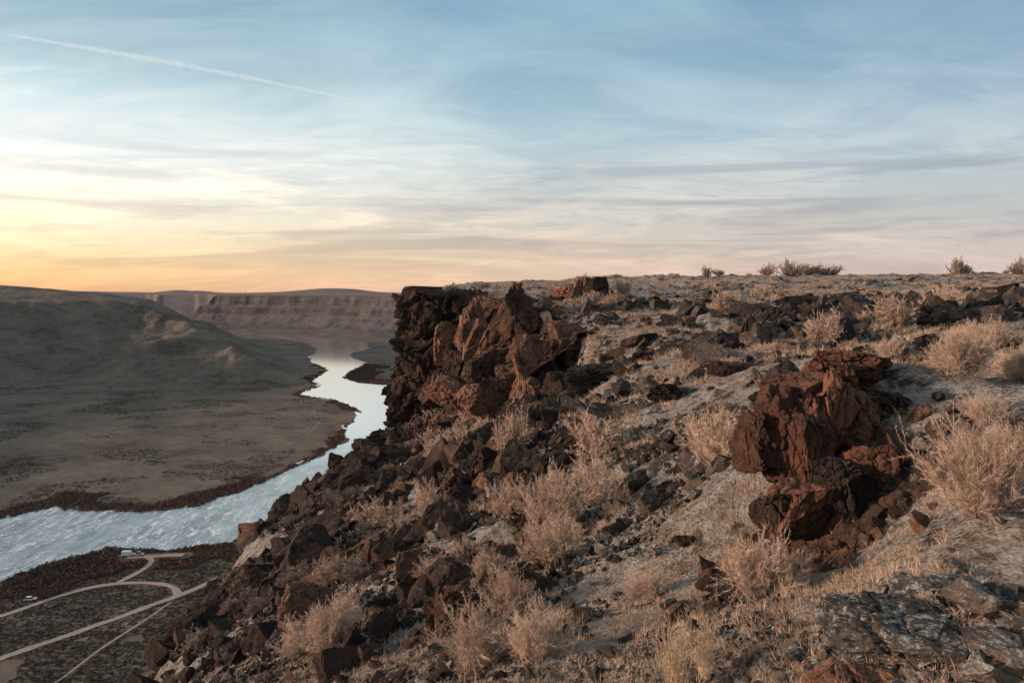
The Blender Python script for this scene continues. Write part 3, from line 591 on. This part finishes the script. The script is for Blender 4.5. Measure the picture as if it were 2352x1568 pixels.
BL = [(.6,12,.80,1.0,'wide spreading dry shrub in the middle of the slope'),(1.55,12.2,.62,.78,0),(1.75,15.2,.82,.85,0),(-.05,19,.68,1.2,0),(2.75,10,.60,.74,'round dry shrub beside bare soil'),
 (2.05,6.0,.46,.56,'dense dry shrub below the red outcrop'),(3.3,5.2,.48,.62,'large pale dry shrub beside the lichen rock'),(3.95,5.8,.32,.36,0),(4.9,8.0,.48,.50,'sprawling pale shrub on the upper slope'),(5.7,8.3,.38,.42,0),(4.4,6.9,.28,.26,0),
 (8,19,.74,.95,'fluffy golden shrub on the plateau edge'),(10.5,20.2,.8,.75,0),(12.2,21,.7,.9,0),(8.1,28,.78,1.1,0),(12.8,38,.8,.8,0),(30.5,81,2.3,1.8,'broad leafless shrub clump on the skyline'),(33.5,83,2.2,1.5,0),(36.0,84,1.7,1.3,0),(29,84,1.2,1.3,0),
 (45.8,76,1.3,1.9,'small tree like shrub standing on the skyline'),(47.2,77,.9,1.2,0),(52,76,1.1,1.7,0),(20,76,.8,1.3,0),(21.5,77,.9,.7,0),(5.5,55,1.0,.9,0),(4.4,56,.7,.6,0),(6.7,45,.8,.9,0),(5.3,38,.65,.7,0),(3.8,36,.8,.7,0),(2.6,46,.8,.7,0),
 (-4.5,55,.7,.6,0),(-2,55,.6,.5,0),(-2.1,8.6,.54,.62,'bushy pale shrub at the foot of the slope'),(-2.7,9.4,.42,.45,0),(-.3,6.4,.46,.5,0),(.2,6.0,.35,.38,0),(-3.3,18,.8,.65,0),(-1.86,17,.6,.8,0),(-2.4,16,.4,.5,0),(.0,13.4,.62,.68,0),(.5,9.6,.52,.6,0),(0,8.1,.42,.48,0),(-.3,9.7,.36,.4,0),(.75,10.4,.40,.43,0),
 (-1.9,32,.7,.9,0),(-3.7,36,.8,.9,0),(-3.2,30,.7,.9,0),(-1.3,22,.75,.85,0),(-2.3,23.5,.65,.85,0),(-2.8,27,.75,.75,0),(-.9,25.5,.6,.6,0),(-2.0,26,.6,.85,0),(.3,24,.55,.85,0),(.6,33,.6,.6,0),(-4.2,17.5,.55,.55,0),(-3.4,14,.45,.45,0),(-.6,11.5,.38,.38,0),(.9,14,.4,.5,0),
 (6.2,12,.4,.40,0),(4.3,10.2,.35,.35,0),(7.2,11,.5,.42,0),(-1.2,11.2,.4,.4,0),(1.3,7.3,.28,.28,0)]
for k, (x, y, rd, h, lb) in enumerate(BL):
    me = (CLOSE if y < 8.8 else NEAR if y < 13 else MID if y < 26 else FARB if y < 50 else DULL); me = me[k % len(me)]
    bush(x, y, rd, h, me, lb or 'dry pinkish brown shrub of fine bare twigs')
bush(.98, 4.45, .26, .50, GREEN, 'pale straw upright rabbitbrush with thin stems'); bush(1.2, 4.6, .2, .38, GREEN, 'pale straw upright rabbitbrush with thin stems')
r = np.random.default_rng(31)
for k in range(70):
    y = 13+30*r.random(); x0 = np.interp(y, *XC); x = r.uniform(x0-.6, x0+4.0); s = r.uniform(.25, .5)
    bush(x, y, s, s*.9, DULL[k % 3], 'low dull grey brown shrub among rubble')
for k in range(110):
    y = 12+70*r.random(); x = r.uniform(3+.05*y, y*.72); s = r.uniform(.16, .38)*(1+y/120)
    bush(x, y, s, s*r.uniform(.5,.75), (DULL if k % 3 else FARB)[k % 3], 'low grey brown sagebrush on the plateau')
print('bush', time.time()-T0)

# ------------------------------------------------------------------ grass
def tuft(seed, nb=24, L=.11, w=.0026, lean=1.1):
    r = np.random.default_rng(seed); V = []; F = []
    for k in range(nb):
        a = r.uniform(0, 6.28); p = np.array([math.cos(a), math.sin(a), 0])*r.random()*.08; l = L*r.uniform(.4, 1.1); d = np.array([math.cos(a)*lean*r.random(), math.sin(a)*lean*r.random(), 1.]); d /= np.linalg.norm(d)
        sd = np.cross(d, r.normal(size=3)); sd /= np.linalg.norm(sd); m_ = p+d*l*.55; e = d+np.array([math.cos(a), math.sin(a), -.4])*.6*r.random(); t_ = m_+e*l*.45; o = len(V)
        V += [p-sd*w, p+sd*w, m_+sd*w*.7, m_-sd*w*.7, t_]; F += [(o, o+1, o+2), (o, o+2, o+3), (o+3, o+2, o+4)]
    return np.array(V), np.array(F)
TF_ = [tuft(700+k) for k in range(6)]
n = 40000; y = 2.5+40*r.random(n)**1.3; x = (r.random(n)*1.2-.45)*y*.85
dens = fbm(x/1.1, y/1.1, 4, 141)-.06+.42*np.exp(-((x-.7)**2+(y-7)**2)/12)+.22*np.exp(-((x-3)**2+(y-4)**2)/4)+.05*(y > 18); ok = (dens > .02) & (x > np.interp(y, *XC)+2.2)
x = x[ok]; y = y[ok]; s = np.clip(r.lognormal(-.4, .35, len(x)), .3, 1.2)*np.clip(y/9, .7, 1.8)
V, F = scatter(TF_, np.c_[x, y, height(x, y)-.01], s[:, None]*np.ones(3), r.uniform(0, 6.28, len(x)), .15, r)
tag(mk('dry_grass', V, F, M_grass, False), 'short golden dry grass tufts across the rim slope', 'grass', 'stuff')
n = 14000; y = 34+55*r.random(n); x = r.uniform(-.12, .75, n)*y; ok = (fbm(x/5, y/5, 3, 151) > -.12) & (height(x, y) > -1.2); x = x[ok]; y = y[ok]
V, F = scatter(TF_, np.c_[x, y, height(x, y)-.01], (r.uniform(.9, 1.8, len(x))[:, None])*np.array([2.2, 2.2, 1.]), r.uniform(0, 6.28, len(x)), .1, r)
tag(mk('dry_grass', V, F, M_grass, False), 'pale dry grass covering the plateau top', 'grass', 'stuff')

# ------------------------------------------------------------------ canyon floor vegetation
def clump(seed, nb=26):
    r = np.random.default_rng(seed); V = []; F = []
    for k in range(nb):
        q = r.normal(size=3); q /= np.linalg.norm(q); q[2] = abs(q[2]); p = q*r.uniform(.4, 1.); a = r.normal(size=3)*.32; b = r.normal(size=3)*.32; o = len(V); V += [p, p+a, p+b]; F += [(o, o+1, o+2)]
    return np.array(V), np.array(F)
CLU = [clump(800+k) for k in range(6)]
def veg(name, x, y, s, sq, mt, label):
    V, F = scatter(CLU, np.c_[x, y, height(x, y)-.1], s[:, None]*np.array([1, 1, sq]), r.uniform(0, 6.28, len(x)), .1, r)
    return tag(mk(name, V, F, mt, False), label, name.replace('_', ' '), 'stuff')
n = 24000; y = 215+130*r.random(n); x = r.uniform(-.75, -.25, n)*y; dr = -polydist(x, y, RIVER); ok = (dr > 3) & (height(x, y) < -110)
roads = [[(-192,205),(-166,240),(-134,286),(-128,295.5),(-116.6,327),(-104,352)], [(-215,250),(-189,273.7),(-174,299.8),(-162.3,306),(-140,303),(-131,290)], [(-162,306),(-158.8,324),(-162,335),(-178,338)], [(-174,335),(-150,338)],[(-137.4,227.5),(-135.8,249),(-132,269),(-131,283)]]
for k, P_ in enumerate(roads): ok &= np.abs(polydist(x, y, P_, False)) > (2.2, 2.1, 2.2, 4, .8)[k]
ok &= fbm(x/18, y/18, 3, 161) > -.30
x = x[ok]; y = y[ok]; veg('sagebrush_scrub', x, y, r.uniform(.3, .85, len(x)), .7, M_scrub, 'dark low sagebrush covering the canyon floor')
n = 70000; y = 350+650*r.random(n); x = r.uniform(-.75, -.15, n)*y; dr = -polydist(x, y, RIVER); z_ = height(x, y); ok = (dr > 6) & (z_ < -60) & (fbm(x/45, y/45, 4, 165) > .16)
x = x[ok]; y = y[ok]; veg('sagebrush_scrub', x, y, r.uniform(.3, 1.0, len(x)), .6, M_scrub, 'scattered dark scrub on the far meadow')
n = 220000; y = 290+960*r.random(n); x = r.uniform(-.75, -.14, n)*y; dr = -polydist(x, y, RIVER); nn = fbm(x/26, y/26, 3, 171)
spit = (x > -246) & (y > 975) & (y < 1240)
ok = (dr > -3+6*nn) & ((dr < 5+24*nn+13*(y < 480)-4*(y > 600)) | (spit & (dr < 40+30*nn))) & (height(x, y) < -108)
for k, P_ in enumerate(roads): ok &= np.abs(polydist(x, y, P_, False)) > (3, 3, 3, 5, 2)[k]
x = x[ok]; y = y[ok]; veg('willow_thicket', x, y, r.uniform(.7, 1.5, len(x)), 1., M_will, 'reddish brown leafless willow thicket along the river bank')
n = 1500; y = 296+55*r.random(n); x = -205+60*r.random(n); dr = -polydist(x, y, RIVER); ok = (dr > 0) & (dr < 14) & (fbm(x/9, y/9, 2, 175) > -.1); x = x[ok]; y = y[ok]
for P_ in roads[2:4]:
    o2 = np.abs(polydist(x, y, P_, False)) > 6; x = x[o2]; y = y[o2]
veg('willow_thicket', x, y, r.uniform(1.2, 2.2, len(x)), 1., M_scrub, 'tall dark willow thicket on the near bank')
print('veg', time.time()-T0)

# ------------------------------------------------------------------ parked vehicles
def simple(name, col, rough=.4, metal=0):
    m, t = mat(name); g = t.n('ShaderNodeNewGeometry'); n = t.noise(g.outputs['Position'], 3, 4)
    t.finish(t.mix(n, tuple(c*.85 for c in col), col), rough, None, spec=.5, metal=metal); return m
M_white = simple('white_paint', (.75,.76,.78), .3); M_glass = simple('dark_glass', (.03,.035,.04), .08); M_tyre = simple('tyre_rubber', (.025,.025,.025), .9); M_lamp = simple('lamp_glass', (.7,.7,.65), .15); M_silver = simple('silver_paint', (.5,.5,.5), .35); M_steel = simple('galvanised_steel', (.35,.34,.34), .6)
def extr(name, prof, w, mat_, bev=.06, inset=0):
    bm = bmesh.new(); L = [bm.verts.new((x, -w/2, z)) for x, z in prof]; Rr = [bm.verts.new((x, w/2, z)) for x, z in prof]; n = len(prof)
    bm.faces.new(L); bm.faces.new(Rr[::-1])
    for k in range(n): bm.faces.new((L[k], Rr[k], Rr[(k+1) % n], L[(k+1) % n]))
    bmesh.ops.recalc_face_normals(bm, faces=bm.faces)
    if inset:
        for v_ in bm.verts:
            v_.co.y *= 1-inset*max(0, (v_.co.z-min(p[1] for p in prof)))
    bmesh.ops.bevel(bm, geom=list(bm.edges), offset=bev, segments=2, affect='EDGES'); me = bpy.data.meshes.new(name); bm.to_mesh(me); bm.free(); me.materials.append(mat_)
    ob = bpy.data.objects.new(name, me); COL.objects.link(ob); return ob
def wheelm():
    bm = bmesh.new(); bmesh.ops.create_cone(bm, cap_ends=True, segments=20, radius1=.34, radius2=.34, depth=.22, matrix=Matrix.Rotation(math.pi/2, 4, 'X')); bmesh.ops.bevel(bm, geom=list(bm.edges), offset=.02, segments=1, affect='EDGES')
    me = bpy.data.meshes.new('wheel'); bm.to_mesh(me); bm.free(); me.materials.append(M_tyre); return me
WM = wheelm()
def vehicle(name, x, y, rot, body, cabin, w, wheels, label, cat, mt):
    e = bpy.data.objects.new(name, None); COL.objects.link(e); e.location = (x, y, hz(x, y)+.35); e.rotation_euler = (0, 0, rot); tag(e, label, cat)
    ps = [extr('body', body, w, mt)]
    if cabin:
        ps.append(extr('cabin_window', cabin, w*.94, M_glass, .04, .18)); xs = [p[0] for p in cabin]; zz_ = max(p[1] for p in cabin)
        ps.append(extr('roof', [(min(xs)+.55, zz_-.03), (max(xs)-.75, zz_-.03), (max(xs)-.8, zz_+.05), (min(xs)+.6, zz_+.05)], w*.8, mt, .02))
    for wx in wheels:
        for sy in (-1, 1):
            o = bpy.data.objects.new('wheel', WM); COL.objects.link(o); o.location = (wx, sy*(w/2-.08), .34); ps.append(o)
    fx = max(p[0] for p in body)
    if cabin:
        for sy in (-1, 1): o = extr('headlight', [(fx-.1, .62), (fx+.015, .62), (fx+.015, .76), (fx-.1, .76)], .3, M_lamp, .02); o.location = (0, sy*w*.33, 0); ps.append(o)
    for o in ps: o.parent = e
vehicle('parked_car', -187.5, 288, .25, [(-2.1,.3),(2.1,.3),(2.15,.7),(1.2,.92),(-2.1,.98)], [(-2.0,.95),(1.15,.9),(.5,1.42),(-1.7,1.45)], 1.8, (-1.3,1.35), 'white parked car beside the curving dirt road', 'car', M_white)
vehicle('pickup_truck', -170.5, 337.0, .1, [(-2.7,.45),(2.7,.45),(2.75,.9),(1.7,1.1),(-2.7,1.1)], [(-.6,1.05),(1.6,1.05),(.9,1.75),(-.4,1.78)], 1.95, (-1.7,1.75), 'silver pickup truck parked on the riverside clearing', 'truck', M_silver)
vehicle('camper_trailer', -175.3, 336.4, .1, [(-1.9,.5),(1.9,.5),(2.1,1.4),(1.7,2.3),(-1.9,2.35)], None, 2.1, (0,), 'small white camper trailer parked by the river', 'trailer', M_white)

# ------------------------------------------------------------------ pylons on the far plateau
def pylon(x, y, h):
    V = []; F = []
    def bar(a, b, w): prism(np.array(a, float), np.array(b, float), w, w, V, F, 4)
    for sx in (-1, 1):
        for sy in (-1, 1): bar((sx*2.6, sy*2.6, 0), (sx*.4, sy*.4, h), .16)
    for k in range(6):
        z0 = h*k/6; z1 = h*(k+1)/6; a = 2.6-2.2*k/6; b = 2.6-2.2*(k+1)/6
        for s in (-1, 1): bar((-a, s*a, z0), (b, s*b, z1), .1); bar((a, s*a, z0), (-b, s*b, z1), .1)
    for q in (.72, .84, .95): bar((-5, 0, h*q), (5, 0, h*q), .16)
    o = mk('transmission_tower', np.array(V), np.array(F), M_steel, False); o.location = (x, y, hz(x, y)); tag(o, 'grey steel lattice transmission tower on the horizon', 'transmission tower', None, 'power line towers along the plateau')
for px_, y_ in ((-.408, 5200), (-.36, 5400), (-.308, 5600)): pylon(px_*y_, y_, 27)

# ------------------------------------------------------------------ contrail
m, t = mat('contrail_vapour'); g = t.n('ShaderNodeNewGeometry')
uvn = t.noise(g.outputs['Position'], .008, 6, .7); lw = t.n('ShaderNodeLayerWeight', i_Blend=.5)
tr = t.n('ShaderNodeBsdfTransparent'); em = t.n('ShaderNodeEmission'); em.inputs[0].default_value = (.86,.93,.95,1); em.inputs[1].default_value = .85  # emission stands in for sunlight scattered by the vapour
fc = t.m('POWER', t.m('SUBTRACT', 1., lw.outputs['Facing']), 1.8)
al = t.m('MULTIPLY', t.m('MULTIPLY', t.ramp(uvn, [(.32,(.2,.2,.2)),(.6,(1,1,1))]), fc), .46)
mx = t.n('ShaderNodeMixShader'); t.l(al, mx.inputs[0]); t.l(tr.outputs[0], mx.inputs[1]); t.l(em.outputs[0], mx.inputs[2]); o = t.n('ShaderNodeOutputMaterial'); t.l(mx.outputs[0], o.inputs[0])
P0 = np.array([-5880, 8640, 3010.]); P1 = np.array([-2500, 11700, 3010.]); n = 260; Vc = []; d = (P1-P0)/np.linalg.norm(P1-P0); sd = np.array([d[1], -d[0], 0])
uu = np.linspace(0, 1, n); jit = fbm(uu*50, uu*0, 2, 401)
for k in range(n):
    u = uu[k]; c = P0+(P1-P0)*u+np.array([0, 0, 55*math.sin(u*2.6)]); rad = (12+48*min(1, u*2.0)*min(1, (1-u)*1.2))*(1+.35*jit[k])
    for q in range(16): a = 2*math.pi*q/16; Vc.append(c+sd*math.cos(a)*rad+np.array([0, 0, math.sin(a)*rad]))
Fc = [[k*16+q, k*16+(q+1) % 16, (k+1)*16+(q+1) % 16, (k+1)*16+q] for k in range(n-1) for q in range(16)]
ct_ = mk('contrail', np.array(Vc), Fc, m); tag(ct_, 'thin white aircraft contrail in the evening sky', 'contrail', 'structure')

# ------------------------------------------------------------------ light
SAZ = math.radians(-96); SEL = math.radians(10)
sdir = Vector((math.sin(SAZ)*math.cos(SEL), math.cos(SAZ)*math.cos(SEL), math.sin(SEL)))
ld = bpy.data.lights.new('sun', 'SUN'); ld.energy = 5.0; ld.angle = math.radians(1.5); ld.color = (1, .65, .47)
lo = bpy.data.objects.new('sun', ld); COL.objects.link(lo); lo.rotation_euler = sdir.to_track_quat('Z', 'Y').to_euler(); lo.location = (-50, 10, 30)

w = bpy.data.worlds.new('World'); scene.world = w; w.use_nodes = True
class WT(NT):
    def __init__(s, w): s.t = w.node_tree; s.t.nodes.clear()
t = WT(w); tc = t.n('ShaderNodeTexCoord'); nv = t.n('ShaderNodeVectorMath', operation='NORMALIZE'); t.l(tc.outputs['Generated'], nv.inputs[0]); sx = t.n('ShaderNodeSeparateXYZ'); t.l(nv.outputs[0], sx.inputs[0])
x_, y_, z_ = sx.outputs; zc = t.m('MAXIMUM', z_, 0.)
hl = t.m('SQRT', t.m('ADD', t.m('MULTIPLY', x_, x_), t.m('MULTIPLY', y_, y_)))
aa = t.m('DIVIDE', t.m('ADD', t.m('MULTIPLY', x_, -.99), t.m('MULTIPLY', y_, .14)), hl)
af = t.n('ShaderNodeMapRange'); t.l(aa, af.inputs[0]); af.inputs[1].default_value = -.45; af.inputs[2].default_value = .72; af = af.outputs[0]
f = t.m('DIVIDE', zc, .4)
def R_(st): return t.ramp(f, [(p, s2l(c)) for p, c in st])
right = R_([(0,(186,166,166)),(.10,(186,172,171)),(.22,(174,171,174)),(.30,(173,178,182)),(.46,(166,179,189)),(.62,(138,162,181)),(.9,(114,145,167)),(1,(108,139,162))])
cent = R_([(0,(216,182,160)),(.10,(214,191,170)),(.2,(202,191,180)),(.3,(194,192,188)),(.42,(187,197,198)),(.55,(166,188,197)),(.72,(142,170,188)),(.93,(132,164,184)),(1,(124,156,178))])
left = R_([(0,(224,170,124)),(.06,(240,195,138)),(.13,(248,221,176)),(.22,(255,241,210)),(.34,(255,250,236)),(.46,(246,246,240)),(.58,(208,221,221)),(.70,(160,185,193)),(.88,(140,167,182)),(1,(132,159,176))])
f1 = t.n('ShaderNodeMapRange'); t.l(af, f1.inputs[0]); f1.inputs[1].default_value = 0; f1.inputs[2].default_value = .5
f2 = t.n('ShaderNodeMapRange'); t.l(af, f2.inputs[0]); f2.inputs[1].default_value = .5; f2.inputs[2].default_value = 1.
base = t.mix(f2.outputs[0], t.mix(f1.outputs[0], right, cent), left)
base = t.mix(t.ramp(zc, [(.42,(0,0,0)),(.75,(1,1,1))]), base, s2l((156,156,157)))
den = t.m('ADD', zc, .20); cb = t.n('ShaderNodeCombineXYZ'); t.l(t.m('DIVIDE', x_, den), cb.inputs[0]); t.l(t.m('DIVIDE', y_, den), cb.inputs[1]); C = cb.outputs[0]
c1 = t.noise(t.vscale(C, (.8, 1.3, 1), .35), 1.5, 12, .60, .8); c2 = t.noise(t.vscale(C, (.6, 2.1, 1), -.35), 2.9, 13, .66, 1.1); c0_ = t.noise(t.vscale(C, (1, 1, 1), .8), 1.2, 4, .5, .4)
G = t.vscale(nv.outputs[0], (1.5, 1.5, 19)); c3 = t.noise(G, 1.3, 10, .58, .6); c4 = t.noise(t.vscale(nv.outputs[0], (5, 5, 34)), 1.3, 10, .64, .8)
light = t.mix(1., base, (1.36, 1.28, 1.20), 'MULTIPLY'); blue = t.mix(1., base, (.77, .90, .98), 'MULTIPLY'); dark = t.mix(1., base, (.70, .69, .75), 'MULTIPLY')
hi = t.ramp(f, [(.25,(0,0,0)),(.5,(1,1,1))]); brk = t.ramp(c0_, [(.4,(.15,.15,.15)),(.6,(1,1,1))])
s1 = t.mix(t.m('MULTIPLY', step(t, c1, .47, .68), .85), base, light)
s1 = t.mix(t.m('MULTIPLY', t.m('MULTIPLY', t.ramp(c1, [(.35,(1,1,1)),(.5,(0,0,0))]), hi), .8), s1, blue)
s1 = t.mix(t.m('MULTIPLY', t.m('MULTIPLY', step(t, c2, .49, .68), brk), .65), s1, light)
lowm = t.ramp(f, [(.04,(.0,.0,.0)),(.13,(1,1,1)),(.36,(1,1,1)),(.52,(0,0,0))])
s1 = t.mix(t.m('MULTIPLY', t.m('MULTIPLY', step(t, c3, .49, .61), lowm), .85), s1, dark)
s1 = t.mix(t.m('MULTIPLY', t.m('MULTIPLY', step(t, c4, .54, .65), lowm), .5), s1, dark)
sky = t.n('ShaderNodeTexSky', sky_type='NISHITA', sun_disc=False, sun_elevation=SEL, sun_rotation=SAZ, dust_density=2.)
b1 = t.n('ShaderNodeBackground'); t.l(s1, b1.inputs[0]); b1.inputs[1].default_value = 1.07
b2 = t.n('ShaderNodeBackground'); t.l(sky.outputs[0], b2.inputs[0]); b2.inputs[1].default_value = .03
ad = t.n('ShaderNodeAddShader'); t.l(b1.outputs[0], ad.inputs[0]); t.l(b2.outputs[0], ad.inputs[1]); wo = t.n('ShaderNodeOutputWorld'); t.l(ad.outputs[0], wo.inputs[0])

# ------------------------------------------------------------------ camera
cd = bpy.data.cameras.new('camera'); cam = bpy.data.objects.new('camera', cd); COL.objects.link(cam); scene.camera = cam
cam.location = (0, 0, 0); cam.rotation_euler = (math.pi/2, 0, 0); cd.sensor_width = 36; cd.lens = 36*1699/2352; cd.shift_y = -112/2352; cd.clip_start = .1; cd.clip_end = 200000
scene.view_settings.view_transform = 'Standard'; scene.view_settings.look = 'None'; scene.view_settings.exposure = 0
print('done', time.time()-T0)
